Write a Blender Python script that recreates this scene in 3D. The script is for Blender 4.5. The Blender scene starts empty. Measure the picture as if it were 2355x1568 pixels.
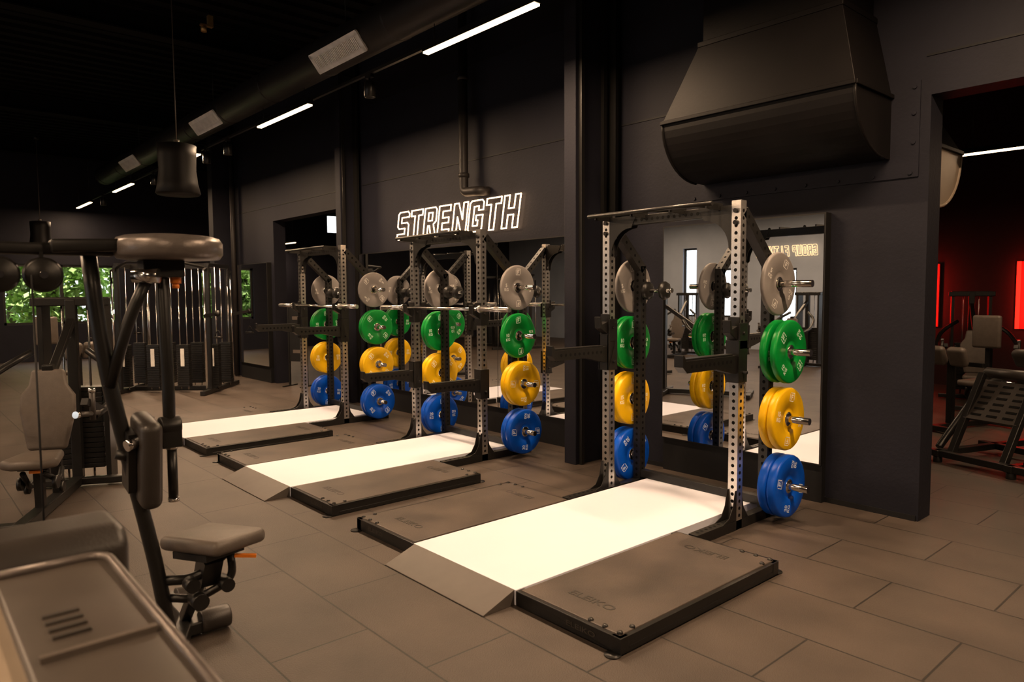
import bpy, bmesh, math, random
from mathutils import Vector, Matrix
random.seed(4)
SC=bpy.context.scene
COL=SC.collection
V=Vector
# ------------------------------------------------------------ materials
def mat(name,col,rough=.5,metal=0.0,var=.1,scale=12,bump=0.0,emit=None,es=0.0,coat=0.0,bscale=None,spec=.5):
    m=bpy.data.materials.new(name); m.use_nodes=True
    nt=m.node_tree; b=nt.nodes['Principled BSDF']
    tc=nt.nodes.new('ShaderNodeTexCoord'); nz=nt.nodes.new('ShaderNodeTexNoise')
    nz.inputs['Scale'].default_value=scale; nz.inputs['Detail'].default_value=4
    nt.links.new(tc.outputs['Object'],nz.inputs['Vector'])
    cr=nt.nodes.new('ShaderNodeValToRGB')
    cr.color_ramp.elements[0].position=.3; cr.color_ramp.elements[1].position=.7
    cr.color_ramp.elements[0].color=(*[c*(1-var) for c in col],1)
    cr.color_ramp.elements[1].color=(*[min(1,c*(1+var)) for c in col],1)
    nt.links.new(nz.outputs['Fac'],cr.inputs['Fac'])
    nt.links.new(cr.outputs['Color'],b.inputs['Base Color'])
    b.inputs['Roughness'].default_value=rough; b.inputs['Metallic'].default_value=metal
    b.inputs['Specular IOR Level'].default_value=spec
    if coat: b.inputs['Coat Weight'].default_value=coat
    if emit: 
        b.inputs['Emission Color'].default_value=(*emit,1); b.inputs['Emission Strength'].default_value=es
    if bump:
        n2=nt.nodes.new('ShaderNodeTexNoise'); n2.inputs['Scale'].default_value=bscale or scale*8; n2.inputs['Detail'].default_value=3
        nt.links.new(tc.outputs['Object'],n2.inputs['Vector'])
        bp=nt.nodes.new('ShaderNodeBump'); bp.inputs['Strength'].default_value=bump; bp.inputs['Distance'].default_value=.01
        nt.links.new(n2.outputs['Fac'],bp.inputs['Height']); nt.links.new(bp.outputs['Normal'],b.inputs['Normal'])
    return m
def floor_mat():
    m=bpy.data.materials.new('rubber_tile_floor'); m.use_nodes=True
    nt=m.node_tree; b=nt.nodes['Principled BSDF']; N=nt.nodes.new; L=nt.links.new
    tc=N('ShaderNodeTexCoord'); mp=N('ShaderNodeMapping'); mp.inputs['Location'].default_value=(.06,.26,0)
    L(tc.outputs['Object'],mp.inputs['Vector'])
    br=N('ShaderNodeTexBrick'); br.offset=.5
    for k,v in (('Scale',1.0),('Mortar Size',.0055),('Mortar Smooth',.3),('Brick Width',1.0),('Row Height',.5),('Bias',0)): br.inputs[k].default_value=v
    br.inputs['Color1'].default_value=(.053,.040,.032,1); br.inputs['Color2'].default_value=(.062,.047,.038,1); br.inputs['Mortar'].default_value=(.011,.009,.007,1)
    L(mp.outputs['Vector'],br.inputs['Vector'])
    nz=N('ShaderNodeTexNoise'); nz.inputs['Scale'].default_value=2.2; nz.inputs['Detail'].default_value=7; L(tc.outputs['Object'],nz.inputs['Vector'])
    mr=N('ShaderNodeMapRange'); mr.inputs[1].default_value=.3; mr.inputs[2].default_value=.7; mr.inputs[3].default_value=.75; mr.inputs[4].default_value=1.22; L(nz.outputs['Fac'],mr.inputs[0])
    mx=N('ShaderNodeMix'); mx.data_type='RGBA'; mx.blend_type='MULTIPLY'; mx.inputs[0].default_value=1
    L(br.outputs['Color'],mx.inputs[6]); L(mr.outputs[0],mx.inputs[7]); L(mx.outputs[2],b.inputs['Base Color'])
    b.inputs['Roughness'].default_value=.5; b.inputs['Specular IOR Level'].default_value=.38
    n2=N('ShaderNodeTexNoise'); n2.inputs['Scale'].default_value=160; L(tc.outputs['Object'],n2.inputs['Vector'])
    ad=N('ShaderNodeMath'); ad.operation='SUBTRACT'; L(n2.outputs['Fac'],ad.inputs[0]); 
    ml=N('ShaderNodeMath'); ml.operation='MULTIPLY'; ml.inputs[1].default_value=2.0; L(br.outputs['Fac'],ml.inputs[0]); L(ml.outputs[0],ad.inputs[1])
    bp=N('ShaderNodeBump'); bp.inputs['Strength'].default_value=.35; bp.inputs['Distance'].default_value=.006
    L(ad.outputs[0],bp.inputs['Height']); L(bp.outputs['Normal'],b.inputs['Normal'])
    return m
FLOOR=floor_mat()
WALL=mat('dark_painted_concrete',(.0105,.0108,.0172),.6,0,.12,3,.15,bscale=40,spec=.2)
CEIL=mat('black_ceiling_paint',(.0026,.0021,.0020),.9,0,.2,5,spec=.1)
GREYWALL=mat('grey_painted_wall',(.27,.31,.38),.7,0,.06,2,.1)
BLACK=mat('black_powder_coat',(.009,.0085,.008),.36,.1,.15,30,.05,spec=.45)
DBLACK=mat('black_flat',(.005,.005,.006),.6,spec=.3)
DUCT=mat('dark_duct_paint',(.016,.0135,.013),.5,0,.15,6,.05,spec=.3)
HOODM=mat('hood_paint',(.0042,.0034,.0034),.5,0,.15,5,.08,spec=.16)
STEEL=mat('brushed_stainless',(.62,.60,.58),.26,.95,.08,40,.03)
CHROME=mat('chrome_steel',(.7,.68,.66),.15,1,.03)
HOLE=mat('hole_dark',(.004,.004,.004),.9,spec=.1)
MIRROR=mat('mirror_silver',(.86,.87,.88),.0,1,0)
RUB=mat('rubber_mat',(.056,.043,.035),.48,0,.38,3.0,.25,bscale=150,spec=.42)
RAMP=mat('grey_ramp',(.075,.062,.053),.5,.0,.08,10)
WOOD=mat('pale_wood_deck',(.66,.68,.78),.42,0,.02,2)
EMBOSS=mat('embossed_lettering',(.018,.015,.012),.5)
PG={'5':mat('grey_bumper',(.20,.185,.18),.45,0,.05,spec=.35),'10':mat('green_bumper',(.001,.22,.03),.34,0,.06,spec=.3),
    '15':mat('yellow_bumper',(.80,.47,.004),.34,0,.05,spec=.3),'20':mat('blue_bumper',(.001,.075,.52),.34,0,.06,spec=.3)}
MARK={'5':mat('mark_pale',(.6,.58,.55),.5),'10':mat('mark_mint',(.55,.75,.6),.5),'15':mat('mark_cream',(.95,.85,.65),.5),'20':mat('mark_ice',(.6,.7,.9),.5)}
NEON=mat('neon_warm_white',(1,.8,.6),.5,0,0,emit=(1,.62,.34),es=8)
NEON2=mat('neon_warm_white_soft',(1,.8,.6),.5,0,0,emit=(1,.62,.32),es=1.8)
LED=mat('led_diffuser',(1,.9,.8),.5,0,0,emit=(1,.70,.40),es=6)
GRILL=mat('pale_grille',(.85,.83,.80),.5,0)
PAD=mat('grey_upholstery',(.09,.072,.060),.5,0,.1,20,.1)
PADD=mat('dark_upholstery',(.028,.023,.020),.42,0,.1,20,.1)
GREYM=mat('metallic_grey_cover',(.15,.13,.12),.32,.4,.1,30,.1,bscale=160)
SHELL=mat('grey_plastic_shell',(.28,.225,.17),.42,.0,.05)
PANEL=mat('dark_grey_panel',(.065,.053,.044),.42,0,.08)
GROOVE=mat('groove_grey',(.035,.029,.024),.5)
ORANGE=mat('orange_lever',(.8,.22,.02),.4)
BRASS=mat('brass_bracket',(.55,.36,.15),.35,.8)
WHITE=mat('white_label',(.75,.73,.7),.5)
REDL=mat('red_led',(1,.05,.02),.5,0,0,emit=(1,.02,.01),es=1.6)
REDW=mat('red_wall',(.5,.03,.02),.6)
DARKRED=mat('dark_red_wall',(.03,.010,.010),.7,spec=.2)
LEAF=mat('leaf_green',(.36,.52,.16),.6,0,.5,2.5)
BARK=mat('bark',(.12,.09,.06),.9,0,.3,8,.3)
GRASS=mat('grass',(.12,.2,.05),.9,0,.3,3)
def glass():
    m=bpy.data.materials.new('window_glass'); m.use_nodes=True; nt=m.node_tree
    nt.nodes.remove(nt.nodes['Principled BSDF']); o=nt.nodes['Material Output']
    a=nt.nodes.new('ShaderNodeBsdfTransparent'); g=nt.nodes.new('ShaderNodeBsdfGlossy'); g.inputs['Roughness'].default_value=.02
    x=nt.nodes.new('ShaderNodeMixShader'); x.inputs[0].default_value=.05
    nt.links.new(a.outputs[0],x.inputs[1]); nt.links.new(g.outputs[0],x.inputs[2]); nt.links.new(x.outputs[0],o.inputs[0]); return m
GLASS=glass()
# ------------------------------------------------------------ mesh builder
def fillet(pts,rad,seg=5):
    pts=[V(p) for p in pts]
    if rad<=0 or len(pts)<3: return pts
    out=[pts[0]]
    for i in range(1,len(pts)-1):
        a,b,c=pts[i-1],pts[i],pts[i+1]; d1=(a-b); d2=(c-b)
        r=min(rad,d1.length*.45,d2.length*.45); p=b+d1.normalized()*r; q=b+d2.normalized()*r
        for k in range(seg+1):
            t=k/seg; out.append((1-t)**2*p+2*t*(1-t)*b+t*t*q)
    out.append(pts[-1]); return out
class MB:
    def __init__(s): s.v=[];s.f=[];s.m=[];s.s=[]
    def add(s,vs,fs,m=0,sm=False,M=None):
        o=len(s.v)
        for p in vs:
            p=V(p); s.v.append(M@p if M else p)
        for f in fs:
            s.f.append([i+o for i in f]); s.m.append(m); s.s.append(sm)
        return s
    def box(s,c,d,m=0,R=None):
        x,y,z=[k/2 for k in d]
        vs=[V((a*x,b*y,e*z)) for a in(-1,1) for b in(-1,1) for e in(-1,1)]
        M=Matrix.Translation(V(c))
        if R is not None: M=M@R.to_4x4()
        return s.add(vs,[(0,1,3,2),(4,6,7,5),(0,4,5,1),(2,3,7,6),(0,2,6,4),(1,5,7,3)],m,False,M)
    def bb(s,x0,x1,y0,y1,z0,z1,m=0): return s.box(((x0+x1)/2,(y0+y1)/2,(z0+z1)/2),(x1-x0,y1-y0,z1-z0),m)
    def beam(s,p0,p1,w,h,m=0,up=(0,0,1)):
        p0,p1=V(p0),V(p1); d=p1-p0; L=d.length; d.normalize(); u=V(up)
        x=d.cross(u)
        if x.length<1e-4: x=d.cross(V((0,1,0)))
        x.normalize(); u=x.cross(d).normalized()
        R=Matrix((x,d,u)).transposed()
        return s.box((p0+p1)/2,(w,L,h),m,R)
    def frame(s,d):
        d=d.normalized(); a=V((0,0,1)) if abs(d.z)<.9 else V((0,1,0))
        x=d.cross(a).normalized(); return x,x.cross(d).normalized()
    def cyl(s,p0,p1,r,r2=None,n=16,m=0,caps=True):
        p0,p1=V(p0),V(p1); r2=r if r2 is None else r2; x,y=s.frame(p1-p0)
        vs=[];
        for p,rr in((p0,r),(p1,r2)):
            for i in range(n):
                a=2*math.pi*i/n; vs.append(p+x*(rr*math.cos(a))+y*(rr*math.sin(a)))
        s.add(vs,[(i,(i+1)%n,n+(i+1)%n,n+i) for i in range(n)],m,True)
        if caps: s.add(vs,[tuple(range(n-1,-1,-1)),tuple(range(n,2*n))],m,False)
        return s
    def lathe(s,prof,o,axis,n=32,m=0,close=False):
        o=V(o); ax=V(axis).normalized(); x,y=s.frame(ax); vs=[]
        for r,h in prof:
            for i in range(n):
                a=2*math.pi*i/n; vs.append(o+ax*h+x*(r*math.cos(a))+y*(r*math.sin(a)))
        K=len(prof); fs=[]
        for k in range(K if close else K-1):
            k2=(k+1)%K
            for i in range(n): fs.append((k*n+i,k*n+(i+1)%n,k2*n+(i+1)%n,k2*n+i))
        return s.add(vs,fs,m,True)
    def tube(s,pts,r,n=10,m=0,fil=.06,closed=False):
        pts=fillet(pts,fil) if not closed else [V(p) for p in pts]
        K=len(pts); vs=[]; x=None
        for i,p in enumerate(pts):
            if closed: d=pts[(i+1)%K]-pts[i-1]
            elif i==0: d=pts[1]-p
            elif i==K-1: d=p-pts[i-1]
            else: d=(pts[i+1]-p).normalized()+(p-pts[i-1]).normalized()
            d.normalize()
            if x is None: x,_=s.frame(d)
            x=(x-d*x.dot(d)).normalized(); y=d.cross(x)
            for k in range(n):
                a=2*math.pi*k/n; vs.append(p+x*(r*math.cos(a))+y*(r*math.sin(a)))
        fs=[]
        for i in range(K if closed else K-1):
            j=(i+1)%K
            for k in range(n): fs.append((i*n+k,i*n+(k+1)%n,j*n+(k+1)%n,j*n+k))
        s.add(vs,fs,m,True)
        if not closed: s.add(vs,[tuple(range(n)),tuple(range((K-1)*n,K*n))],m)
        return s
    def prism(s,poly,ax,a,b,m=0,sm=False):
        def P(u,w,t): return {'x':(t,u,w),'y':(u,t,w),'z':(u,w,t)}[ax]
        n=len(poly); vs=[P(u,w,a) for u,w in poly]+[P(u,w,b) for u,w in poly]
        s.add(vs,[(i,(i+1)%n,n+(i+1)%n,n+i) for i in range(n)],m,sm)
        return s.add(vs,[tuple(range(n-1,-1,-1)),tuple(range(n,2*n))],m)
    def disc(s,c,nrm,r,n=10,m=0):
        x,y=s.frame(V(nrm)); c=V(c)
        return s.add([c+x*(r*math.cos(2*math.pi*i/n))+y*(r*math.sin(2*math.pi*i/n)) for i in range(n)],[tuple(range(n))],m)
    def obj(s,name,mats,parent=None,bevel=0,seg=2,loc=None,label=None,kind=None,ang=40):
        me=bpy.data.meshes.new(name); me.from_pydata([tuple(p) for p in s.v],[],s.f)
        for mt in (mats if isinstance(mats,(list,tuple)) else [mats]): me.materials.append(mt)
        me.polygons.foreach_set('material_index',s.m); me.polygons.foreach_set('use_smooth',s.s); me.update()
        bm=bmesh.new(); bm.from_mesh(me); bmesh.ops.remove_doubles(bm,verts=bm.verts,dist=1e-6)
        bmesh.ops.recalc_face_normals(bm,faces=bm.faces); bm.to_mesh(me); bm.free()
        o=bpy.data.objects.new(name,me); COL.objects.link(o)
        if parent: o.parent=parent
        if loc: o.location=loc
        if bevel:
            md=o.modifiers.new('bevel','BEVEL'); md.width=bevel; md.segments=seg; md.limit_method='ANGLE'; md.angle_limit=math.radians(ang)
            if seg>2:
                for p in me.polygons: p.use_smooth=True
        if label: o['label']=label
        if kind: o['kind']=kind
        return o
def root(name,label,cat,loc,group=None,rz=0):
    o=bpy.data.objects.new(name,None); o.empty_display_size=.1; COL.objects.link(o)
    o.location=loc; o.rotation_euler=(0,0,rz); o['label']=label; o['category']=cat
    if group: o['group']=group
    return o
def tag(o,label,cat,group=None):
    o['label']=label; o['category']=cat
    if group: o['group']=group
    return o
def dup(src,loc,rz=None,label=None):
    c=src.copy(); COL.objects.link(c); c.location=loc
    if rz is not None: c.rotation_euler=(c.rotation_euler[0],c.rotation_euler[1],rz)
    if label: c['label']=label
    def rec(s,d):
        for ch in s.children:
            k=ch.copy(); COL.objects.link(k); k.parent=d; rec(ch,k)
    kids=list(src.children)
    for ch in kids:
        k=ch.copy(); COL.objects.link(k); k.parent=c; rec(ch,k)
    return c
def text_geo(body,size,ext=0.0,offset=0.0,shear=0.0):
    cu=bpy.data.curves.new('t','FONT'); cu.body=body; cu.size=size; cu.align_x='CENTER'; cu.align_y='CENTER'; cu.extrude=ext; cu.offset=offset; cu.shear=shear
    cu.resolution_u=3
    o=bpy.data.objects.new('t',cu); COL.objects.link(o); dg=bpy.context.evaluated_depsgraph_get(); dg.update()
    me=bpy.data.meshes.new_from_object(o.evaluated_get(dg)); vs=[v.co.copy() for v in me.vertices]; fs=[tuple(p.vertices) for p in me.polygons]
    bpy.data.objects.remove(o); bpy.data.meshes.remove(me); return vs,fs
def struct(mb,name,mats,bevel=0): 
    o=mb.obj(name,mats,bevel=bevel); o['kind']='structure'; return o
# ------------------------------------------------------------ room shell
H=5.2; WY=5.51; XL=-21.5; XR=6.0; YF=-8.0; YB=14.0
struct(MB().bb(XL-.2,XR+.2,YF-.2,YB+.2,-.1,0),'floor',FLOOR)
c=MB().bb(XL-.2,XR+.2,YF-.2,YB+.2,H,H+.1)
x=XL
while x<XR:
    c.bb(x,x+.12,YF,YB,H-.05,H); x+=.3
struct(c,'ceiling',CEIL)
w=MB()
w.bb(-9.87,-1.865,WY,WY+.23,0,H); w.bb(-15.2,-12.87,WY,WY+.23,0,H); w.bb(-12.87,-9.87,WY,WY+.23,3.0,H)
w.bb(-1.865,1.2,WY,WY+.23,3.0,H); w.bb(1.2,XR,WY,WY+.23,0,H)
struct(w,'wall_back',WALL)
t=MB(); 
for a,b in((-15.2,-9.9),(-9.6,-4.86),(-4.69,-3.83),(-1.9,XR)): t.bb(a,b,WY-.008,WY,3.262,3.278)
t.bb(-9.6,-4.86,WY-.008,WY,4.4,4.415)
struct(t,'trim_1',DBLACK)
def fin(n,x0,x1,y0):
    m=MB(); m.bb(x0,x1,y0,WY,0,H); struct(m,n,WALL,.004)
fin('trim_2',-4.85,-4.70,4.95)
m=MB().bb(-4.70,-4.66,4.99,5.03,0,H).bb(-4.70,-4.66,5.30,5.34,0,H).bb(-4.70,-4.60,5.40,5.44,0,H).bb(-4.70,-4.63,5.44,5.51,0,H); struct(m,'trim_3',BLACK)
fin('trim_4',-9.87,-9.72,5.2)
m=MB().bb(-9.72,-9.68,5.22,5.26,0,H).bb(-9.72,-9.62,5.42,5.46,0,H); struct(m,'trim_5',BLACK)
fin('trim_6',-15.2,-14.95,5.15)
# beams
for i,xb in enumerate((-4.78,-9.8,-15.05,1.5,-19.5)):
    m=MB().bb(xb-.1,xb+.1,YF,YB,H-.07,H-.05).bb(xb-.015,xb+.015,YF,YB,H-.33,H-.05).bb(xb-.1,xb+.1,YF,YB,H-.35,H-.33); struct(m,'trim_%d'%(7+i),CEIL)
m=MB().bb(-4.70,-1.88,WY-.012,WY,0,.04); struct(m,'baseboard_back',DBLACK)
# left far wall with windows
wins=[(2.3,4.9,.93,2.45),(7.0,8.8,.93,2.35),(11.0,12.2,3.6,4.25)]
w=MB(); y=YF-.2
for (a,b,z0,z1) in wins:
    w.bb(XL-.2,XL,y,a,0,H); w.bb(XL-.2,XL,a,b,0,z0); w.bb(XL-.2,XL,a,b,z1,H); y=b
w.bb(XL-.2,XL,y,YB+.2,0,H); struct(w,'wall_left',WALL)
def window(n,ax,a,b,z0,z1,p,mull):
    m=MB()
    def B(u0,u1,w0,w1,mm=0,d=.05):
        if ax=='x': m.bb(p-d/2,p+d/2,u0,u1,w0,w1,mm)
        else: m.bb(u0,u1,p-d/2,p+d/2,w0,w1,mm)
    e=.06
    B(a,b,z0,z0+e);B(a,b,z1-e,z1);B(a,a+e,z0,z1);B(b-e,b,z0,z1)
    for q in mull: B(q-.04,q+.04,z0,z1)
    B(a+e,b-e,z0+e,z1-e,1,.01)
    struct(m,n,[BLACK,GLASS])
window('window_1','x',2.3,4.9,.93,2.45,XL-.1,[3.56])
window('window_2','x',7.0,8.8,.93,2.35,XL-.1,[7.9])
window('window_3','x',11.0,12.2,3.6,4.25,XL-.1,[])
# front wall (seen in the mirrors)
fw=[(-13.3,-12.8,.9,3.0),(-12.1,-11.5,.9,2.35),(-10.1,-9.6,.2,2.3),(-8.7,-8.2,.2,2.3),(-5.5,-3.5,.9,2.4)]
w=MB(); x=XL-.2
for (a,b,z0,z1) in fw:
    w.bb(x,a,YF-.2,YF,0,H); w.bb(a,b,YF-.2,YF,0,z0); w.bb(a,b,YF-.2,YF,z1,H); x=b
w.bb(x,XR+.2,YF-.2,YF,0,H); struct(w,'wall_front',GREYWALL)
for i,(a,b,z0,z1) in enumerate(fw): window('window_%d'%(4+i),'y',a,b,z0,z1,YF-.1,[(a+b)/2] if b-a>1 else [])
struct(MB().bb(XR,XR+.2,YF-.2,YB+.2,0,H),'wall_right',WALL)
struct(MB().bb(XL-.2,XR+.2,YB,YB+.2,0,H),'wall_rear',DARKRED)
# rear room partition with red light
for i,(a,b) in enumerate(((-4.85,-4.50),(-3.30,-2.5))):
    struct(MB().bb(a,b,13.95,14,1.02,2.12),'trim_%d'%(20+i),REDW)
    o=MB().bb(-.03,.03,-.02,.02,-.55,.55).obj('red_light_strip',REDL,loc=(a-.035,13.98,1.57)); tag(o,'glowing red vertical LED strip on a dark wall','light strip','red wall lights')
    ld=bpy.data.lights.new('red_glow','AREA'); ld.shape='RECTANGLE'; ld.size=.06; ld.size_y=1.0; ld.energy=12; ld.color=(1,.03,.02)
    lo=bpy.data.objects.new('red_glow',ld); COL.objects.link(lo); lo.location=(.15,-.22,0); lo.rotation_euler=(math.radians(90),0,math.radians(-15)); lo.parent=o
# outside
struct(MB().bb(-45,XL-.2,-12,22,-.2,-.1),'ground',GRASS)
def tree(loc,r,h):
    R=root('tree','leafy green tree outside the gym windows','tree',loc,'trees outside the windows')
    MB().tube([(0,0,-.1),(.1,.05,h*.4),(0,.1,h*.8)],.13,8,fil=.5).obj('trunk',BARK,R)
    f=MB()
    for _ in range(4200):
        while True:
            p=V((random.uniform(-1,1),random.uniform(-1,1),random.uniform(-1,1)))
            if .35<p.length<1: break
        p=V((p.x*r,p.y*r*1.2,h*.55+p.z*h*.54)); s=random.uniform(.07,.16)
        e=Matrix.Rotation(random.uniform(0,6.28),3,V((random.uniform(-1,1),random.uniform(-1,1),random.uniform(-1,1))).normalized())
        f.add([p+e@V(q) for q in((-s,0,0),(0,-s*.6,0),(s,0,0),(0,s*.6,0))],[(0,1,2,3)])
    o=f.obj('foliage',LEAF,R); o['kind']='stuff'
for y in(1.3,3.9,6.5,9.1): tree((-24.8,y,0),1.0,4.6)
for y in(-.3,3.2,6.7,10.2): tree((-28.2,y,0),1.4,6.0)
sl=bpy.data.lights.new('sun','SUN'); sl.energy=10; sl.angle=.02; sl.color=(1,.95,.85)
so=bpy.data.objects.new('sun',sl); COL.objects.link(so); so.rotation_euler=(0,math.radians(22),0); so.location=(-20,0,12)
# ------------------------------------------------------------ lights
def bar_light(x,y,z,e=110,L=1.5,wl=None):
    R=root('linear_light','slim black-edged LED batten with glowing warm white diffuser','ceiling light',(x,y,z),'linear LED ceiling lights')
    MB().bb(-L/2,L/2,-.035,.035,.005,.06).obj('housing',BLACK,R)
    MB().bb(-L/2+.01,L/2-.01,-.03,.03,-.012,.005).obj('diffuser',LED,R)
    for s in(-1,1): MB().cyl((s*L*.4,0,.06),(s*L*.4,0,wl or (H-z)),.004,n=6).obj('suspension_wire',BLACK,R)
    ld=bpy.data.lights.new('led_lamp','AREA'); ld.shape='RECTANGLE'; ld.size=L; ld.size_y=.06; ld.energy=e; ld.color=(1,.67,.41)
    lo=bpy.data.objects.new('led_lamp',ld); COL.objects.link(lo); lo.location=(0,0,-.03); lo.parent=R
for x in(-20.1,-16.4,-12.5,-8.65,-4.82,-1.0,2.8): bar_light(x,3.87,3.85,145 if x>-13 else 80,wl=.221 if x>-17 else None)
for x in(-14.5,-10.5,-6.5,-2.6,1.4): bar_light(x,-1.4,3.85,95)
for x in(-13,-9,-5,-1): bar_light(x,-5.6,3.85,125)
for x in(-20.5,-11,-6,-2.05,2.0): bar_light(x,9.1,3.15,50)
o=MB().bb(-21,5.5,-.018,.018,0,.03).obj('track_rail',BLACK,loc=(0,3.95,3.93)); tag(o,'long black lighting track suspended under the ceiling','lighting track')
def spot(x,lit=False):
    R=root('track_spotlight','small black cylindrical spotlight on a ceiling track','spotlight',(x,3.95,3.93),'track spotlights')
    MB().bb(-.06,.06,-.02,.02,-.035,0).cyl((0,0,-.035),(0,0,-.09),.012).obj('adapter',BLACK,R)
    MB().lathe([(0,-.07),(.05,-.07),(.058,-.08),(.058,-.23),(.05,-.235),(.045,-.2),(0,-.2)],(0,0,0),(0,0,1),24).obj('lamp_head',BLACK,R)
    MB().disc((0,0,-.202),(0,0,1),.044,20).obj('lens',LED,R)
    ld=bpy.data.lights.new('spot_lamp','SPOT'); ld.energy=330; ld.spot_size=math.radians(70); ld.spot_blend=.6; ld.color=(1,.68,.42); ld.shadow_soft_size=.04
    lo=bpy.data.objects.new('spot_lamp',ld); COL.objects.link(lo); lo.location=(0,0,-.25); lo.parent=R
for x in(-2.9,-6.7,-10.75,-11.65,-14.5,-18.5): spot(x)
for x in(-9.9,-9.45):
    o=MB().bb(-.03,.03,-.03,.03,.0,.12).bb(-.03,.03,-.12,.03,-.02,0).cyl((0,-.08,-.02),(0,-.08,-.09),.035).obj('ceiling_bracket',BRASS,loc=(x,3.3,H-.17)); tag(o,'small brass-coloured lamp bracket fixed under black ceiling','bracket','brass ceiling brackets')
# ------------------------------------------------------------ duct
R=root('air_duct','long dark round ventilation duct with pale slotted grilles','air duct',(0,3.85,4.27))
m=MB().cyl((-17.8,0,0),(5.8,0,0),.2,n=40)
x=-17.6
while x<5.5:
    m.lathe([(.2,0),(.206,.01),(.206,.03),(.2,.04)],(x,0,0),(1,0,0),40); x+=1.45
m.obj('duct_body',DUCT,R)
for gx in(-6.9,-15.1,-10.9,-2.6):
    g=MB(); a=math.radians(-142); nrm=V((0,math.cos(a),math.sin(a))); tng=V((0,-math.sin(a),math.cos(a)))
    Rm=Matrix((V((1,0,0)),nrm,V((1,0,0)).cross(nrm))).transposed()
    for s in(-1,1):
        g.box(nrm*.205+tng*(s*.085)+V((gx,0,0)),(1.0,.02,.05),0,Rm); g.box(nrm*.205+V((gx+s*.485,0,0)),(.05,.02,.2),0,Rm)
    for k in range(32): g.box(nrm*.208+V((gx-.45+k*.029,0,0)),(.017,.014,.15),0,Rm)
    g.box(nrm*.200+V((gx,0,0)),(.97,.004,.18),1,Rm)
    g.obj('grille',[GRILL,BLACK],R)
for x in(-15,-11,-7,-3,1): MB().cyl((x,0,.2),(x,0,H-4.27),.004,n=6).obj('suspension_rod',BLACK,R)
# pipe over the sign
m=MB().tube([(0,0,2.2),(0,0,.02),(0,.0,-.12),(.26,.02,-.13),(.3,.14,-.13)],.055,20,fil=.12)
for z in(.05,1.2,2.0): m.lathe([(.055,0),(.068,.005),(.068,.05),(.055,.055)],(0,0,z),(0,0,1),20)
o=m.obj('drain_pipe',DUCT,loc=(-6.94,5.36,2.99)); tag(o,'black drain pipe with elbow running down the dark wall','pipe')
o=MB().tube([(-14.55,5.4,5.1),(-14.55,5.4,0.02)],.05,14).obj('drain_pipe',DUCT); tag(o,'straight black pipe standing against the dark wall','pipe')
# hood
def hood(name,flip,loc,label,cream=False):
    R=root(name,label,'ventilation hood',loc,rz=math.pi if flip else 0)
    x0,x1=-.775,.775
    prof=[(0,0)]
    for k in range(13):
        a=math.radians(90*k/12); prof.append((-.12-.48*math.sin(a),.43-.43*math.cos(a)))
    prof+=[(0,.43)]
    m=MB().prism(prof,'x',x0,x1)
    for x in(x0,x1): m.tube([(x,p[0],p[1]) for p in prof[1:-1]],.012,6,fil=0)
    m.obj('curved_grille_cover',HOODM if not flip else SHELL,R)
    m=MB(); vs=[(x0,-.6,.45),(x1,-.6,.45),(x1,0,.45),(x0,0,.45),(x0+.31,-.55,1.0),(x1-.12,-.55,1.0),(x1-.12,0,1.0),(x0+.31,0,1.0)]
    m.add(vs,[(0,1,2,3),(4,5,6,7),(0,1,5,4),(1,2,6,5),(2,3,7,6),(3,0,4,7)])
    m.beam((x0-.01,-.61,.44),(x1+.01,-.61,.44),.03,.03); m.beam((x1+.005,-.61,.44),(x1+.005,0,.44),.03,.03); m.beam((x0-.005,-.61,.44),(x0-.005,0,.44),.03,.03)
    m.obj('transition_duct',HOODM,R,.004)
    m=MB().bb(x0+.33,x1-.14,-.53,0,1.0,H-loc[2]).bb(x0+.3,x1-.11,-.56,0,.98,1.02); m.obj('riser_duct',HOODM,R,.004)
    if not flip:
        m=MB().bb(-.915,.965,-.0,.012,-.14,.52)
        for i in range(8):
            for z in(-.11,): m.cyl((-.87+i*.255,0,z),(-.87+i*.255,-.012,z),.014,n=8)
        for z in(.1,.3,.48): m.cyl((.93,0,z),(.93,-.012,z),.014,n=8)
        m.obj('backing_plate',WALL,R)
hood('ventilation_hood',False,(-2.895,5.497,2.59),'large dark sheet-metal ventilation hood with curved lower cover')
hood('ventilation_hood',True,(-2.70,5.745,2.27),'curved ventilation hood mounted behind the doorway wall')
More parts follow.
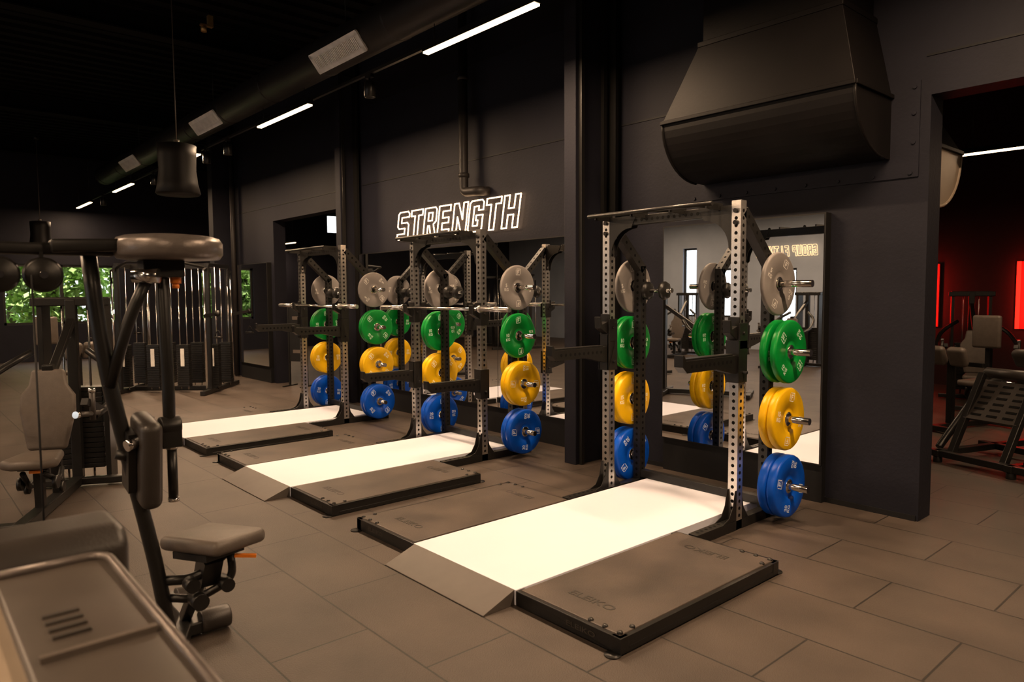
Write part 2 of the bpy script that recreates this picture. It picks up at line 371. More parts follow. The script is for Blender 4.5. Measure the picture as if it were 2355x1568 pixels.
# ------------------------------------------------------------ neon sign
GL={'S':[[(0,.08),(.08,0),(.52,0),(.6,.08),(.6,.52),(.52,.6),(.2,.6),(.2,.8),(.6,.8),(.6,.92),(.52,1),(.08,1),(0,.92),(0,.48),(.08,.4),(.4,.4),(.4,.2),(0,.2)]],
'T':[[(.2,0),(.4,0),(.4,.8),(.6,.8),(.6,1),(0,1),(0,.8),(.2,.8)]],
'R':[[(0,0),(.2,0),(.2,.38),(.28,.38),(.4,0),(.62,0),(.48,.42),(.6,.52),(.6,.92),(.52,1),(0,1)],[(.2,.55),(.4,.55),(.4,.83),(.2,.83)]],
'E':[[(0,0),(.55,0),(.55,.19),(.2,.19),(.2,.41),(.5,.41),(.5,.59),(.2,.59),(.2,.81),(.55,.81),(.55,1),(0,1)]],
'N':[[(0,0),(.19,0),(.19,.55),(.42,0),(.62,0),(.62,1),(.43,1),(.43,.45),(.2,1),(0,1)]],
'G':[[(.08,0),(.52,0),(.6,.08),(.6,.52),(.32,.52),(.32,.36),(.4,.36),(.4,.19),(.2,.19),(.2,.81),(.4,.81),(.4,.68),(.6,.68),(.6,.92),(.52,1),(.08,1),(0,.92),(0,.08)]],
'H':[[(0,0),(.2,0),(.2,.4),(.42,.4),(.42,0),(.62,0),(.62,1),(.42,1),(.42,.6),(.2,.6),(.2,1),(0,1)]],
'O':[[(.08,0),(.52,0),(.6,.08),(.6,.92),(.52,1),(.08,1),(0,.92),(0,.08)],[(.2,.19),(.4,.19),(.4,.81),(.2,.81)]],
'U':[[(.08,0),(.52,0),(.6,.08),(.6,1),(.4,1),(.4,.19),(.2,.19),(.2,1),(0,1),(0,.08)]],
'P':[[(0,0),(.2,0),(.2,.38),(.52,.38),(.6,.46),(.6,.92),(.52,1),(0,1)],[(.2,.55),(.4,.55),(.4,.83),(.2,.83)]],
'F':[[(0,0),(.2,0),(.2,.4),(.48,.4),(.48,.59),(.2,.59),(.2,.81),(.55,.81),(.55,1),(0,1)]],
'I':[[(.15,0),(.35,0),(.35,1),(.15,1)]]}
def neon(word,loc,sx,sz,rz,label,r=.0075,mt=None):
    R=root('neon_sign',label,'neon sign',loc,rz=rz); x=0
    for ch in word:
        if ch==' ': x+=.4*sx; continue
        m=MB()
        for poly in GL[ch]:
            P=[V((x+(p[0]+.16*p[1])*sx,0,p[1]*sz)) for p in poly]
            for i in range(len(P)):
                a,b=P[i],P[(i+1)%len(P)]; e=(b-a).normalized()*r*.6
                m.cyl(a-e,b+e,r,n=8)
        m.obj('letter',mt or NEON,R); x+=.72*sx
neon('STRENGTH',(-8.63,5.475,2.40),.445,.37,0,'glowing warm white outlined neon sign reading STRENGTH on dark wall')
neon('GROUP FITNESS',(-9.0,-7.96,2.62),.20,.29,math.pi,'glowing neon sign reading GROUP FITNESS on grey wall',r=.006,mt=NEON2)
# ------------------------------------------------------------ mirrors
def mirror(x0,x1,label,div=()):
    R=root('wall_mirror',label,'mirror',((x0+x1)/2,WY,0),'mirrors along the dark wall'); h=(x1-x0)/2
    MB().bb(-h,h,-.085,0,.30,2.25).obj('backing_frame',BLACK,R)
    MB().bb(-h+.012,h-.012,-.09,-.086,.312,2.238).obj('mirror_glass',MIRROR,R)
    for d in div: MB().bb(d-(x0+x1)/2-.002,d-(x0+x1)/2+.002,-.0925,-.09,.312,2.238).obj('joint',DBLACK,R)
    MB().bb(-h,h,-.06,0,0,.30).obj('kick_panel',DBLACK,R)
mirror(-4.05,-2.54,'tall rectangular wall mirror with black edge and kick panel')
mirror(-9.60,-4.87,'wide wall mirror under the neon sign',(-8.0,-6.4))
mirror(-14.45,-13.0,'narrow wall mirror beside the doorway')
# ------------------------------------------------------------ platforms
ELEI=text_geo('ELEIKO',.075,.0006,.0008)
def platform(cx,first=False):
    R=root('lifting_platform','black framed weightlifting platform with pale deck between rubber mats','lifting platform',(cx,2.455,0),'lifting platforms')
    W=1.2; D=1.42; s=.4825
    for sg in(-1,1):
        a,b=sorted((sg*s,sg*W))
        m=MB().bb(a,b,0,.06,0,.08).bb(a,b,D-.06,D,0,.08)
        m.bb(sg*W-.06 if sg>0 else -W, W if sg>0 else -W+.06,0,D,0,.08)
        m.bb(a+.0,b,.06,D-.06,0,.03)
        SF=m.obj('side_frame',BLACK,R,.004)
        m=MB().bb(a+.02,b-.02,.02,D-.02,.03,.086); RM=m.obj('rubber_mat',RUB,R,.006)
        for yy in(.035,D-.035):
            pts=[(sg*(W-.035)-sg*q*.09,yy) for q in range(3)]+[(sg*(W-.035),yy+(.09 if yy<.5 else -.09))]
            for (px,py) in pts: MB().lathe([(0,.0965),(.008,.096),(.013,.092),(.015,.086),(.015,.08)],(px,py,0),(0,0,1),10).obj('bolt',BLACK,SF)
            y2=-.02 if yy<.5 else D+.02
            MB().lathe([(.0,0.001),(.04,0.001),(.04,.006),(0,.006)],(sg*(W-.03),y2,0),(0,0,1),16).obj('foot_tab',BLACK,SF)
        cxm=(a+b)/2
        MB().add(*ELEI,M=Matrix.Translation((cxm+ (.0),.2,.0868))@Matrix.Diagonal((1.25,1,1,1))).obj('lettering',EMBOSS,RM)
        MB().add(*ELEI,M=Matrix.Translation((cxm,D-.2,.0868))@Matrix.Rotation(math.pi,4,'Z')@Matrix.Diagonal((1.25,1,1,1))).obj('lettering',EMBOSS,RM)
        MB().add(*ELEI,M=Matrix.Translation((sg*(W-.25),-.001,.04))@Matrix.Rotation(math.pi/2,4,'X')@Matrix.Diagonal((.8,.5,1,1)),m=0).obj('lettering',GROOVE,SF)
    MB().bb(-s,s,0,2.55,.0,.084).obj('wooden_deck',WOOD,R,.003,label='pale cream deck board')
    m=MB().prism([(-.215,0),(-.215,.006),(0,.083),(0,0)],'x',-s+.01,s-.01).obj('ramp',RAMP,R,.002,label='sloped grey metal ramp')
for cx in(-3.25,-6.02,-8.74): platform(cx)
# ------------------------------------------------------------ racks
def holes(m,x,y,w,d,z0,z1,mi,faces='xXyY',r=.0125,step=.05):
    z=z0
    while z<z1:
        if 'y' in faces: m.disc((x,y-d/2-.0006,z),(0,1,0),r,10,mi)
        if 'Y' in faces: m.disc((x,y+d/2+.0006,z),(0,1,0),r,10,mi)
        if 'x' in faces: m.disc((x-w/2-.0006,y,z),(1,0,0),r,10,mi)
        if 'X' in faces: m.disc((x+w/2+.0006,y,z),(1,0,0),r,10,mi)
        z+=step
PEGZ=(.262,.745,1.225,1.705)
def rack(cx,armz,jz,gz=0):
    R=root('squat_rack','steel half rack with perforated silver uprights and black rear posts','squat rack',(cx,4.42,0),'squat racks along the mirror wall')
    U=.58; w=.07; RY=.40
    for sg in(-1,1):
        x=sg*U
        m=MB().bb(x-w/2,x+w/2,-w/2,w/2,0,2.27); holes(m,x,0,w,w,.1,2.24,1)
        FU=m.obj('front_upright',[STEEL,HOLE],R,label='brushed silver perforated upright')
        m=MB().bb(x-w/2,x+w/2,RY-w/2,RY+w/2,.0,1.87); holes(m,x,RY,w,w,.1,1.85,1); RU=m.obj('rear_upright',[BLACK,HOLE],R)
        m=MB().beam((x,.03,2.2),(x,RY+.01,1.84),w,.075)
        d=V((0,RY-.02,-.36)); n=V((0,.36,RY-.02)).normalized()
        for k in range(7):
            p=V((x,.05,2.18))+d*(k/7+.05)
            m.disc(p+n*.039,n,.0125,10,1)
            for q in(-1,1): m.disc(p+V((q*(w/2+.0006),0,0)),(1,0,0),.0125,10,1)
        m.obj('sloping_brace',[BLACK,HOLE],R)
        m=MB().bb(x-.035,x+.035,-.5,.62,0,.07)
        m.prism([(-.035,.07),(-.035,.28),(-.05,.28),(-.075,.17),(-.12,.1),(-.2,.07)],'x',x-.034,x-.028)
        m.prism([(-.035,.07),(-.035,.28),(-.05,.28),(-.075,.17),(-.12,.1),(-.2,.07)],'x',x+.028,x+.034)
        m.prism([(.035,.07),(.035,.25),(.06,.15),(.12,.07)],'x',x-.034,x+.034)
        for q in range(8): m.disc((x,-.45+q*.05,.0706),(0,0,1),.012,10,1)
        m.obj('base_beam',[BLACK,HOLE],R,.003)
        pts=[(x-sg*.035,2.24),(x-sg*.035,1.93)]
        for k in range(9):
            a=math.radians(90*k/8); pts.append((x-sg*(.055+.2*(1-math.cos(a))),1.95+.2*math.sin(a)))
        pts.append((x-sg*.3,2.24))
        for (ya,yb) in((-.036,-.028),(.028,.036)): MB().prism(pts,'y',ya,yb).obj('corner_gusset',BLACK,R)
        for (zz,yy) in((2.2,0),(2.12,0)): MB().cyl((x,-.052,zz),(x,-.036,zz),.016,n=12).obj('bolt',DBLACK,FU)
        m=MB().bb(x-.045,x+.045,-.05,-.036,jz-.16,jz+.06).bb(x-.05,x-.036,-.05,.05,jz-.16,jz+.02).bb(x+.036,x+.05,-.05,.05,jz-.16,jz+.02)
        m.prism([(-.05,jz-.1),(-.05,jz),(-.11,jz-.02),(-.125,jz+.04),(-.14,jz+.04),(-.135,jz-.05)],'x',x-.03,x+.03)
        m.cyl((x-.06,0,jz-.05),(x+.06,0,jz-.05),.012)
        m.obj('bar_hook',BLACK,R,.004)
        a=armz; m=MB().prism([(-.04,a-.11),(-.04,a+.02),(-.64,a+.02),(-.66,a+.055),(-.675,a+.055),(-.675,a-.02),(-.63,a-.06),(-.3,a-.06),(-.12,a-.1)],'x',x-.035,x+.035)
        m.bb(x-.05,x-.036,-.06,.05,a-.17,a+.12).bb(x+.036,x+.05,-.06,.05,a-.17,a+.12).bb(x-.05,x+.05,-.06,-.04,a-.17,a+.12)
        m.bb(x-.03,x+.03,-.66,-.1,a+.02,a+.032)
        m.cyl((x-.08,0,a-.1),(x+.08,0,a-.1),.012)
        for k in range(10):
            for q in(-1,1): m.disc((x+q*.0356,-.58+k*.05,a-.02),(1,0,0),.0125,10,1)
        m.obj('spotter_arm',[BLACK,HOLE],R,.003)
        for z in PEGZ:
            m=MB().cyl((x+sg*.035,RY,z),(x+sg*.33,RY,z),.0245,n=20).cyl((x+sg*.035,RY,z),(x+sg*.05,RY,z),.04,n=20,m=1)
            m.obj('plate_peg',[CHROME,BLACK],RU)
    m=MB().bb(-U+.035,U-.035,-.03,.03,2.17,2.24)
    for k in range(20): m.disc((-.48+k*.05,-.0306,2.205),(0,1,0),.0125,10,1)
    m.obj('top_crossmember',[BLACK,HOLE],R,.003)
    MB().bb(-U+.035,U-.035,RY-.03,RY+.03,.0861,.15).obj('rear_crossmember',BLACK,R,.003)
    m=MB().cyl((-.62,-.2,2.245),(.5,-.2,2.245),.016,n=16)
    for x in(-.55,-.2,.15,.45): m.beam((x,-.2,2.24),(x,0,2.235),.012,.05)
    for x in(-.4,-.05,.3): m.cyl((x,-.2,2.245),(x+.08,-.03,2.25),.013)
    m.obj('pull_up_bar',BLACK,R)
    m=MB().cyl((-.545,RY-.0,1.665),(-.27,RY,1.665),.016)
    m.cyl((-.255,RY,1.665),(-.275,RY,1.665),.02,m=0)
    for x in(-.5,-.33): m.lathe([(0,0),(.045,0),(.075,.012),(.075,.04),(.045,.052),(0,.052)],(x-.026,RY,1.665),(1,0,0),8,1)
    m.obj('storage_pin',[CHROME,BLACK],R)
    return R
rack(-3.25,1.20,1.42); rack(-6.04,.79,1.50); rack(-8.83,1.22,1.50)
# plates
TH={'5':.034,'10':.05,'15':.06,'20':.068}
TXT={k:text_geo(k,.046,0,.0014) for k in TH}; KG=text_geo('KG',.040,0,.0012)
def plate_template(k):
    h=TH[k]/2
    pr=[(.03,.75*h),(.056,.75*h),(.062,.6*h),(.088,.6*h),(.096,h),(.212,h),(.2205,.85*h),(.225,.55*h)]
    prof=pr+[(r,-x) for r,x in reversed(pr)]
    o=MB().lathe(prof,(0,0,0),(1,0,0),56,0,True).obj('weight_plate',PG[k])
    MB().lathe([(.0255,.8*h),(.03,.85*h),(.05,.82*h),(.052,.7*h),(.052,-.7*h),(.05,-.82*h),(.03,-.85*h),(.0255,-.8*h)],(0,0,0),(1,0,0),28,0,True).obj('hub_ring',CHROME,o)
    m=MB()
    for sd in(1,-1):
        B=Matrix(((0,0,sd,sd*(h+.0008)),(sd,0,0,0),(0,1,0,0),(0,0,0,1)))
        for q in(0,1):
            Rz=Matrix.Rotation(math.pi*q,4,'Z')
            m.add(*TXT[k],M=B@Rz@Matrix.Translation((-.158,.022,0))); m.add(*KG,M=B@Rz@Matrix.Translation((-.158,-.02,0)))
            T=B@Rz@Matrix.Translation((0,.158,0))
            def quad(x0,x1,y0,y1): m.add([(x0,y0,0),(x1,y0,0),(x1,y1,0),(x0,y1,0)],[(0,1,2,3)],0,False,T)
            a=.032;b=.006
            quad(-a+.01,a,a-b,a);quad(-a,a-.01,-a,-a+b);quad(-a,-a+b,-a,a-.01);quad(a-b,a,-a+.01,a)
            quad(-.013,-.004,-.019,.019);quad(-.004,.017,.010,.019);quad(-.004,.011,-.005,.004)
    m.obj('marking',MARK[k],o)
    tag(o,'x','weight plate'); return o
CN={'5':'grey five kilogram','10':'green ten kilogram','15':'yellow fifteen kilogram','20':'blue twenty kilogram'}
TP={k:plate_template(k) for k in TH}; used=set()
def put(k,loc,ang):
    if k not in used: o=TP[k]; used.add(k)
    else: o=dup(TP[k],loc)
    o.location=loc; o.rotation_euler=(ang,0,0); o['label']=CN[k]+' rubber bumper plate hanging on a rack peg'; o['group']=CN[k]+' bumper plates on the racks'
for ri,cx in enumerate((-3.25,-6.04,-8.83)):
    for sg in(-1,1):
        for k,z in zip(('20','15','10','5'),PEGZ):
            n=2 if k!='5' else 1
            if ri==1 and k=='10' and sg==1: n=1
            x=.637
            a0=random.choice((0,.15,-.5,.6,-.9)) if ri==0 else random.choice((0,.1,-.15,.8))
            for i in range(n):
                gap=.03 if (ri==0 and k=='10' and i==1 and sg==1) else .003
                x+=gap; put(k,(cx+sg*(x+TH[k]/2),4.82,z+.0),a0+i*.7 if sg==1 else a0-i); x+=TH[k]
# barbells
def barbell(cx,z):
    R=root('barbell','steel olympic barbell resting unloaded on the rack hooks','barbell',(cx,4.42-.095,z),'barbells on the racks')
    MB().cyl((-.66,0,0),(.66,0,0),.014,n=16).obj('shaft',CHROME,R)
    for s in(-1,1):
        m=MB().cyl((s*.66,0,0),(s*.69,0,0),.037,n=20).cyl((s*.69,0,0),(s*1.1,0,0),.025,n=20).cyl((s*1.1,0,0),(s*1.105,0,0),.02,n=20); m.obj('sleeve',STEEL,R)
for cx in(-6.04,-8.83): barbell(cx,1.50+.0)
# poster stand in the doorway
R=root('poster_stand','slim black poster stand with dark printed sheet in the doorway','sign stand',(-12.2,5.62,0),rz=.5)
m=MB().bb(-.2,-.17,-.015,.015,.02,1.5).bb(.17,.2,-.015,.015,.02,1.5).bb(-.2,.2,-.015,.015,1.47,1.5).bb(-.2,.2,-.015,.015,.45,.48).bb(-.2,-.17,-.2,.2,0,.02).bb(.17,.2,-.2,.2,0,.02); m.obj('frame',BLACK,R)
m=MB().bb(-.17,.17,-.008,.008,.48,1.47).bb(-.1,.1,-.0095,-.008,1.2,1.26,1).bb(-.1,.05,-.0095,-.008,1.1,1.12,1).bb(-.1,.08,-.0095,-.008,1.04,1.055,1).bb(-.1,.02,-.0095,-.008,.98,.995,1).bb(-.1,.1,-.0095,-.008,.6,.66,1); m.obj('poster',[DBLACK,PAD],R)
# ------------------------------------------------------------ pendants
def pendant(x,y,z):
    R=root('pendant_speaker','flared black pendant drum hanging from a thin cable','pendant',(x,y,z),'black pendants')
    MB().lathe([(0,.28),(.17,.28),(.20,.27),(.195,.15),(.19,0),(.205,-.14),(.23,-.25),(.215,-.268),(0,-.268)],(0,0,0),(0,0,1),40).obj('drum',HOODM,R)
    MB().cyl((0,0,.27),(0,0,H-z),.006,n=8).cyl((0,0,.28),(0,0,.33),.03).obj('cable',PAD,R)
    MB().cyl((0,0,H-z-.12),(0,0,H-z-.04),.05,.05).obj('ceiling_mount',BLACK,R)
pendant(-8.43,2.54,3.02); pendant(-18.9,2.77,3.02)
# ------------------------------------------------------------ pec fly machine near the camera
R=root('fly_machine','black cable fly machine with round overhead cover and padded seat','exercise machine',(-3.3,.8,0))
O=V((-3.3,.8,0))
def L(*p): return tuple(V(p)-O)
m=MB().tube([L(-3.29,.64,1.83),L(-3.28,.66,1.55),L(-3.27,.69,1.3),L(-3.27,.84,.5),L(-3.27,.9,.06)],.030,14,fil=.12)
m.tube([L(-3.2,.84,1.74),L(-3.22,.76,1.55),L(-3.26,.69,1.28)],.024,12,fil=.08)
m.obj('main_post',BLACK,R)
m=MB().beam(L(-3.25,-.35,1.83),L(-3.25,.72,1.83),.06,.045).beam(L(-3.23,.5,1.84),L(-3.2,.95,1.86),.11,.05)
m.beam(L(-3.25,-.35,1.83),L(-3.25,-.35,.03),.07,.07)
m.obj('overhead_beam',BLACK,R,.01,3)
MB().lathe([(0,.055),(.10,.055),(.11,.048),(.17,.048),(.195,.04),(.208,.02),(.208,-.025),(.195,-.045),(.12,-.05),(0,-.05)],L(-3.2,.92,1.845),(0,0,1),48).obj('cam_cover',GREYM,R,label='round hammered grey cam cover')
for (px,py) in((-3.17,.33),(-3.2,.47)):
    m=MB().lathe([(0,-.02),(.055,-.02),(.066,-.01),(.05,0),(.066,.01),(.055,.02),(0,.02)],L(px,py,1.73),(1,0,.0),32,0)
    m.cyl(L(px+.03,py,1.73),L(px-.03,py,1.73),.014,m=1).beam(L(px-.03,py,1.73),L(px-.03,py,1.82),.03,.012); m.obj('pulley',[BLACK,CHROME],R)
for y in(.27,.43): MB().cyl(L(-3.17,y,1.73),L(-3.17,y,.3),.004,n=6).obj('cable',DBLACK,R)
AX=-3.215;AY=.90
m=MB().box(L(AX,AY-.01,1.76),(.1,.16,.07)).tube([L(AX,AY-.01,1.75),L(AX,AY,1.3),L(AX,AY,1.08)],.025,14)
m.cyl(L(AX,AY-.04,1.1),L(AX,AY+.04,1.1),.042).box(L(AX,AY,1.06),(.07,.08,.10)).tube([L(AX,AY+.005,1.05),L(AX,AY+.005,.98)],.018,12); SA=m.obj('swing_arm',BLACK,R,.004)
m=MB().cyl(L(AX,AY+.005,1.0),L(AX,AY+.005,.79),.020,n=16).cyl(L(AX,AY+.005,.79),L(AX,AY+.005,.775),.023,n=16,m=1).cyl(L(AX,AY+.005,1.0),L(AX,AY+.005,1.015),.023,n=16,m=1); m.obj('grip',[BLACK,CHROME],SA)
m=MB().tube([L(AX,AY-.02,1.09),L(-3.2,.83,1.075),L(-3.17,.74,1.05)],.019,12,fil=.03).cyl(L(-3.174,.752,1.053),L(-3.165,.72,1.045),.023,m=1); m.obj('handle',[BLACK,CHROME],SA,label='horizontal handle with bright metal tip')
m=MB().cyl(L(AX,AY+.045,1.74),L(AX,AY+.045,1.70),.022).cyl(L(AX,AY+.045,1.7),L(AX,AY+.045,1.68),.014); m.obj('adjustment_knob',ORANGE,SA)
m=MB().cyl(L(-3.2,.78,1.73),L(-3.14,.86,1.73),.03,n=12); m.obj('pivot_cap',CHROME,R)
Rm=Matrix.Rotation(math.radians(8),3,'Y')@Matrix.Rotation(math.radians(-2),3,'Z')
MB().box(L(-3.24,.81,.965),(.24,.085,.37),0,Rm).obj('chest_pad',PADD,R,.034,4)
m=MB().box(L(-3.26,.75,.97),(.12,.03,.25),0,Rm).tube([L(-3.26,.70,1.0),L(-3.25,.76,.98)],.02); m.obj('pad_bracket',BLACK,R)
Rs=Matrix.Rotation(math.radians(-5),3,'Y')@Matrix.Rotation(math.radians(20),3,'Z')
MB().box(L(-3.24,1.07,.565),(.38,.28,.065),0,Rs).obj('seat',PAD,R,.028,4)
m=MB().box(L(-3.24,1.05,.515),(.22,.2,.03),0,Rs).box(L(-3.25,1.05,.44),(.1,.08,.14),0,Matrix.Rotation(.5,3,'Y'))
m.tube([L(-3.27,.86,.42),L(-3.25,1.0,.40),L(-3.22,1.12,.50)],.022).tube([L(-3.27,.88,.34),L(-3.24,1.0,.31),L(-3.2,1.14,.38),L(-3.2,1.13,.5)],.018)
m.cyl(L(-3.22,.98,.33),L(-3.14,.98,.33),.035).cyl(L(-3.24,1.1,.37),L(-3.15,1.1,.37),.03).cyl(L(-3.2,.95,.41),L(-3.14,.95,.41),.03)
m.obj('seat_mechanism',BLACK,R)
MB().beam(L(-3.12,1.12,.51),L(-3.08,1.20,.50),.02,.012).obj('seat_lever',ORANGE,R)
m=MB().beam(L(-3.27,-.4,.05),L(-3.3,.95,.05),.08,.06).beam(L(-3.3,.9,.05),L(-3.72,1.1,.05),.08,.06).beam(L(-4.0,1.08,.05),L(-3.52,1.08,.05),.08,.06).beam(L(-3.5,-.35,.03),L(-2.95,-.35,.03),.08,.06).beam(L(-3.62,1.05,.08),L(-3.28,1.03,.40),.05,.05)
m.obj('base_frame',BLACK,R,.008)
for x in(-3.93,-3.56): MB().cyl(L(x,1.10,.06),L(x,1.24,.06),.055,n=20).obj('foot_roller',PADD,R,.008)
# ------------------------------------------------------------ foreground shroud
R=root('machine_shroud','rounded grey weight-stack cover of an exercise machine','exercise machine',(-1.5,.1,0))
m=MB().prism([(-.55,0),(.78,0),(.78,.93),(.68,1.02),(-.42,1.04),(-.55,.95)],'y',-.36,.29); m.obj('shell',SHELL,R,.07,5,ang=30)
m=MB().prism([(-.36,1.036),(.66,1.018),(.66,1.04),(-.36,1.055)],'y',.05,.275); TP_=m.obj('top_panel',PANEL,R,.015,3)
m=MB()
m.tube([(-.33,.05,1.06),(-.33,.265,1.06),(.66,.265,1.04)],.010,8,fil=.05).obj('panel_rim',GREYM,R)
for k in range(4): MB().bb(-.06+k*.035,-.05+k*.035,.10,.16,1.045,1.0545).obj('vent_slot',GROOVE,TP_)
MB().bb(.12,.135,.07,.25,1.042,1.058).obj('panel_ridge',PAD,TP_)
m=MB().prism([(-.62,.6),(-.40,.6),(-.38,1.06),(-.42,1.10),(-.58,1.10),(-.62,1.04)],'y',-.40,.33); m.obj('end_cap',PADD,R,.03,4,ang=30)
# ------------------------------------------------------------ seated press machine
def press(loc,rz):
    R=root('chest_press_machine','black seated press machine with grey padded backrest and seat','exercise machine',loc,'seated press machines',rz)
    m=MB().beam((-.95,0,.05),(.45,0,.05),.09,.07).beam((.4,-.35,.05),(.4,.35,.05),.08,.06).beam((-.9,-.4,.05),(-.9,.4,.05),.08,.06)
    m.beam((-.42,0,.05),(-.30,0,1.12),.08,.06).beam((-.95,0,.05),(-.95,0,1.62),.08,.08).beam((-.95,-.3,1.6),(-.95,.3,1.6),.07,.07)
    m.beam((-.95,0,1.45),(-.34,0,1.02),.06,.06); m.obj('frame',BLACK,R,.008)
    pts=[(-.13,0),(.13,0),(.19,.3),(.185,.42),(.13,.5),(.11,.62),(-.11,.62),(-.13,.5),(-.185,.42),(-.19,.3)]
    m=MB().prism(pts,'x',-.035,.035); o=m.obj('backrest',PAD,R,.025,4,loc=(-.2,0,.47),ang=50); o.rotation_euler=(0,math.radians(-10),0)
    m=MB().prism([(-.2,-.13),(.15,-.19),(.22,-.1),(.22,.1),(.15,.19),(-.2,.13)],'z',-.035,.035); o=m.obj('seat',PAD,R,.03,4,loc=(.06,0,.45),ang=50)
    m=MB().box((.02,0,.40),(.22,.2,.03)).beam((.0,0,.08),(.02,0,.4),.06,.06).tube([(-.3,.06,.3),(-.1,.1,.25),(.15,.06,.37)],.02).tube([(-.3,-.06,.3),(-.1,-.1,.2),(.15,-.06,.37)],.02)
    for y in(-.1,.1): m.cyl((.03,y,.27),(.03,y*1.3,.27),.05); m.cyl((-.1,y,.2),(-.1,y*1.3,.2),.04)
    m.obj('seat_mechanism',BLACK,R)
    MB().box((.17,.03,.385),(.03,.08,.02)).obj('seat_lever',ORANGE,R)
    for s in(-1,1):
        m=MB().tube([(-.6,s*.2,1.2),(-.45,s*.42,1.05),(-.1,s*.5,.85),(.25,s*.44,.78)],.028,12,fil=.15).beam((.12,s*.46,.80),(.32,s*.40,.9),.05,.05); PA=m.obj('press_arm',BLACK,R)
        m=MB().cyl((.22,s*.46,.8),(.42,s*.38,.82),.02,n=14).cyl((.41,s*.384,.82),(.44,s*.372,.823),.025,n=14,m=1).cyl((.28,s*.44,.76),(.28,s*.44,.97),.02,n=14).cyl((.28,s*.44,.96),(.28,s*.44,.99),.024,n=14,m=1); m.obj('handle',[PADD,CHROME],PA)
    m=MB()
    for k in range(16): m.bb(-1.12,-.98,-.2,.2,.14+k*.045,.18+k*.045)
    for y in(-.1,.1): m.cyl((-1.05,y,.05),(-1.05,y,1.6),.01,m=1)
    m.bb(-1.16,-.94,-.26,-.22,.03,1.62).bb(-1.16,-.94,.22,.26,.03,1.62).bb(-1.16,-.94,-.26,.26,1.58,1.64)
    m.obj('weight_stack',[BLACK,CHROME],R,.003)
    return R
P=press((-6.28,.84,0),math.radians(-25))
for l,r in(((-9.2,-.9,0),.2),((-4.4,-3.0,0),1.4),((-7.6,-3.6,0),1.6),((-11,-4.4,0),1.3),((-3.2,11.5,0),-1.2),((-4.6,8.3,0),-.6)): dup(P,l,r)
# ------------------------------------------------------------ cable station
def cable(loc,rz):
    R=root('cable_station','tall black multi-stack cable crossover station','cable machine',loc,'cable stations',rz)
    m=MB()
    for x in(-.75,.75):
        for y in(-.45,.45): m.beam((x,y,0),(x,y,2.15),.07,.07)
        m.beam((x,-.8,.04),(x,.8,.04),.08,.07).beam((x,-.45,2.15),(x,.45,2.15),.07,.07)
    m.beam((-.75,0,2.15),(.75,0,2.15),.07,.09).beam((-.75,0,.04),(.75,0,.04),.08,.07)
    m.tube([(-.75,-.45,2.1),(-.4,-.75,2.2),(.4,-.75,2.2),(.75,-.45,2.1)],.022,10); m.obj('frame',BLACK,R,.006)
    for x in(-.75,-.25,.25,.75):
        for y in(-.28,.28):
            m=MB()
            for k in range(18): m.bb(x-.1,x+.1,y-.06,y+.06,.1+k*.04,.135+k*.04)
            for q in(-.06,.06): m.cyl((x+q,y,.05),(x+q,y,2.12),.009,m=1)
            m.obj('weight_stack',[BLACK,CHROME],R)
        m=MB().bb(x-.03,x+.03,-.355,-.345,.45,.75); m.obj('weight_label',WHITE,R)
    for x in(-.75,.75):
        for y in(-.6,.6):
            m=MB().cyl((x,y,.1),(x,y,2.05),.018,m=1).beam((x,y,1.3),(x+(.25 if x>0 else -.25),y*1.25,1.35),.05,.05).lathe([(0,-.015),(.05,-.015),(.04,0),(.05,.015),(0,.015)],(x+(.27 if x>0 else -.27),y*1.27,1.35),(0,1,0),20)
            m.cyl((x+(.27 if x>0 else -.27),y*1.27,1.35),(x+(.27 if x>0 else -.27),y*1.27,1.1),.004,n=6)
            m.tube([(x+(.21 if x>0 else -.33),y*1.27,.96),(x+(.27 if x>0 else -.27),y*1.27,1.1),(x+(.33 if x>0 else -.21),y*1.27,.96)],.008,6).cyl((x+(.2 if x>0 else -.34),y*1.27,.96),(x+(.34 if x>0 else -.2),y*1.27,.96),.016)
            m.beam((x,y,2.05),(x,y*.75,2.1),.04,.04); m.obj('pulley_arm',[BLACK,CHROME],R)
    return R
C=cable((-13.2,3.85,0),math.radians(50))
dup(C,(-16.5,-3.5,0),.3)
# ------------------------------------------------------------ leg press (other room)
R=root('leg_press_machine','black plate-loaded leg press with slotted footplate and round rollers','exercise machine',(-1.85,8.15,0),rz=math.radians(-110))
m=MB()
for y in(-.35,.35): m.beam((-.9,y,.09),(.75,y,.09),.07,.06).cyl((-.85,y,0),(-.85,y,.07),.04).cyl((.7,y,0),(.7,y,.07),.04)
for x in(-.85,-.1,.7): m.beam((x,-.5,.09),(x,.5,.09),.07,.06)
m.beam((-.85,-.3,.1),(-.35,-.3,.78),.05,.06).beam((-.85,.3,.1),(-.35,.3,.78),.05,.06).beam((.65,-.25,.1),(.25,-.25,.85),.06,.06).beam((.65,.25,.1),(.25,.25,.85),.06,.06)
m.tube([(.6,-.42,.12),(.0,-.42,.7),(-.3,-.42,.75)],.035).tube([(.6,.42,.12),(.0,.42,.7),(-.3,.42,.75)],.035)
m.beam((-.1,0,.1),(-.15,0,.9),.08,.08).beam((-.15,0,.5),(.4,0,.5),.06,.06); m.obj('frame',BLACK,R,.006)
Rm=Matrix.Rotation(math.radians(50),3,'Y'); m=MB().box((.35,0,.6),(.45,.5,.03),0,Rm)
for i in range(6):
    for j in(-1,0,1): m.box(V((.35,j*.15,.6))+Rm@V((-.17+i*.068,0,.016)),(.025,.1,.004),1,Rm)
m.obj('footplate',[PADD,HOLE],R,.004)
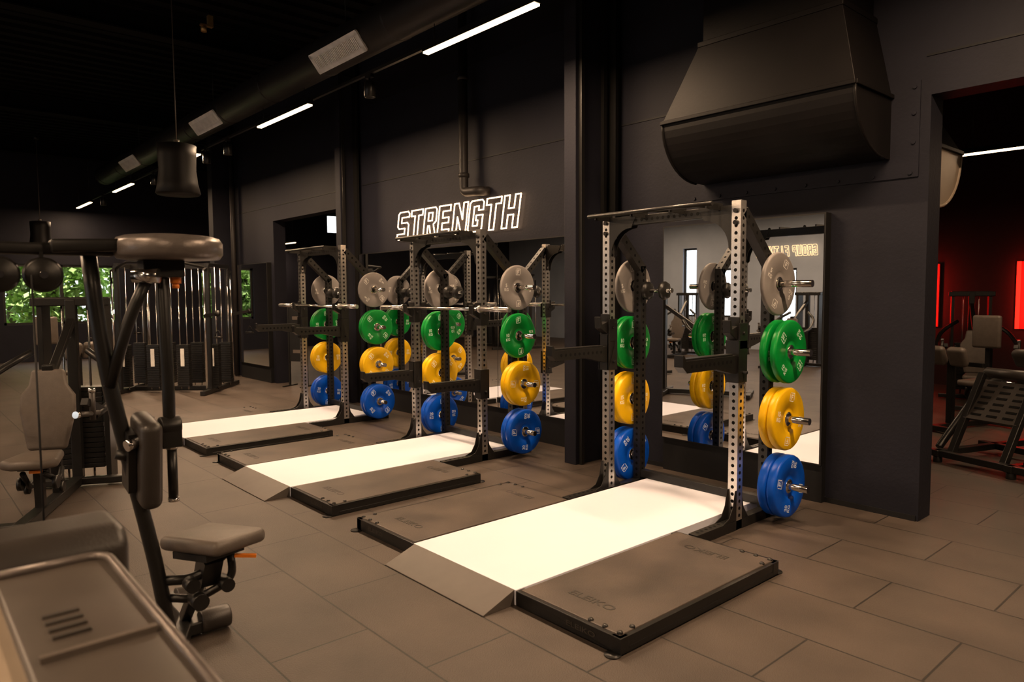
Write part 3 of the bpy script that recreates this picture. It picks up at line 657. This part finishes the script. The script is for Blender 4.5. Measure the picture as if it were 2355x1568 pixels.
m=MB().cyl((.15,-.28,.85),(.15,.28,.85),.05,n=24).cyl((.15,-.3,.85),(.15,.3,.85),.03); m.obj('roller_pad',PADD,R)
for y in(-.16,.16): MB().box((-.22,y,.98),(.1,.22,.2),0,Matrix.Rotation(.6,3,'Y')).obj('shoulder_pad',PADD,R,.045,4)
MB().box((-.5,.0,.45),(.4,.3,.07),0,Matrix.Rotation(.5,3,'Y')).obj('seat',PAD,R,.03,4)
for y in(-.5,.5): MB().cyl((-.3,y*.6,.7),(-.3,y*1.1,.7),.025).cyl((-.3,y*1.08,.7),(-.3,y*1.12,.7),.03).obj('weight_horn',CHROME,R)
# preacher bench
R=root('preacher_bench','black preacher curl bench with grey rounded pads','exercise bench',(-2.84,9.7,0),'preacher curl benches',rz=-1.9)
m=MB().beam((-.5,0,.05),(.5,0,.05),.07,.06).beam((-.5,-.3,.05),(-.5,.3,.05),.07,.06).beam((.5,-.3,.05),(.5,.3,.05),.07,.06).beam((.2,0,.05),(.2,0,.85),.07,.07).beam((-.3,0,.05),(-.3,0,.5),.07,.07).beam((.22,-.4,.8),(.22,.4,.8),.05,.05).beam((-.45,0,.05),(-.45,0,1.3),.06,.06); m.obj('frame',BLACK,R,.006)
for y in(-.13,.13): MB().box((.28,y,.88),(.1,.22,.24),0,Matrix.Rotation(.4,3,'Y')).obj('arm_pad',PAD,R,.045,4)
MB().box((-.3,0,.53),(.35,.35,.07)).obj('seat',PAD,R,.03,4)
MB().box((-.4,0,1.15),(.07,.34,.4)).obj('backrest',PAD,R,.03,4)
dup(R,(-11.9,2.0,0),.5)
# ------------------------------------------------------------ world and camera
W=bpy.data.worlds.new('World'); SC.world=W; W.use_nodes=True
bg=W.node_tree.nodes['Background']; bg.inputs[0].default_value=(.9,.96,1,1); bg.inputs[1].default_value=3.6
cd=bpy.data.cameras.new('Camera'); cam=bpy.data.objects.new('Camera',cd); COL.objects.link(cam); SC.camera=cam
cd.sensor_width=36; cd.lens=36*1650/2355; cd.clip_start=.02
cam.matrix_world=Matrix.Translation((0,0,1.65))@Matrix.Rotation(math.radians(48.6),4,'Z')@Matrix.Rotation(math.radians(90-3.8),4,'X')@Matrix.Rotation(-.006,4,'Z')
cd.dof.use_dof=True; cd.dof.focus_distance=5.8; cd.dof.aperture_fstop=3.0
SC.view_settings.view_transform='Standard'; SC.view_settings.exposure=0
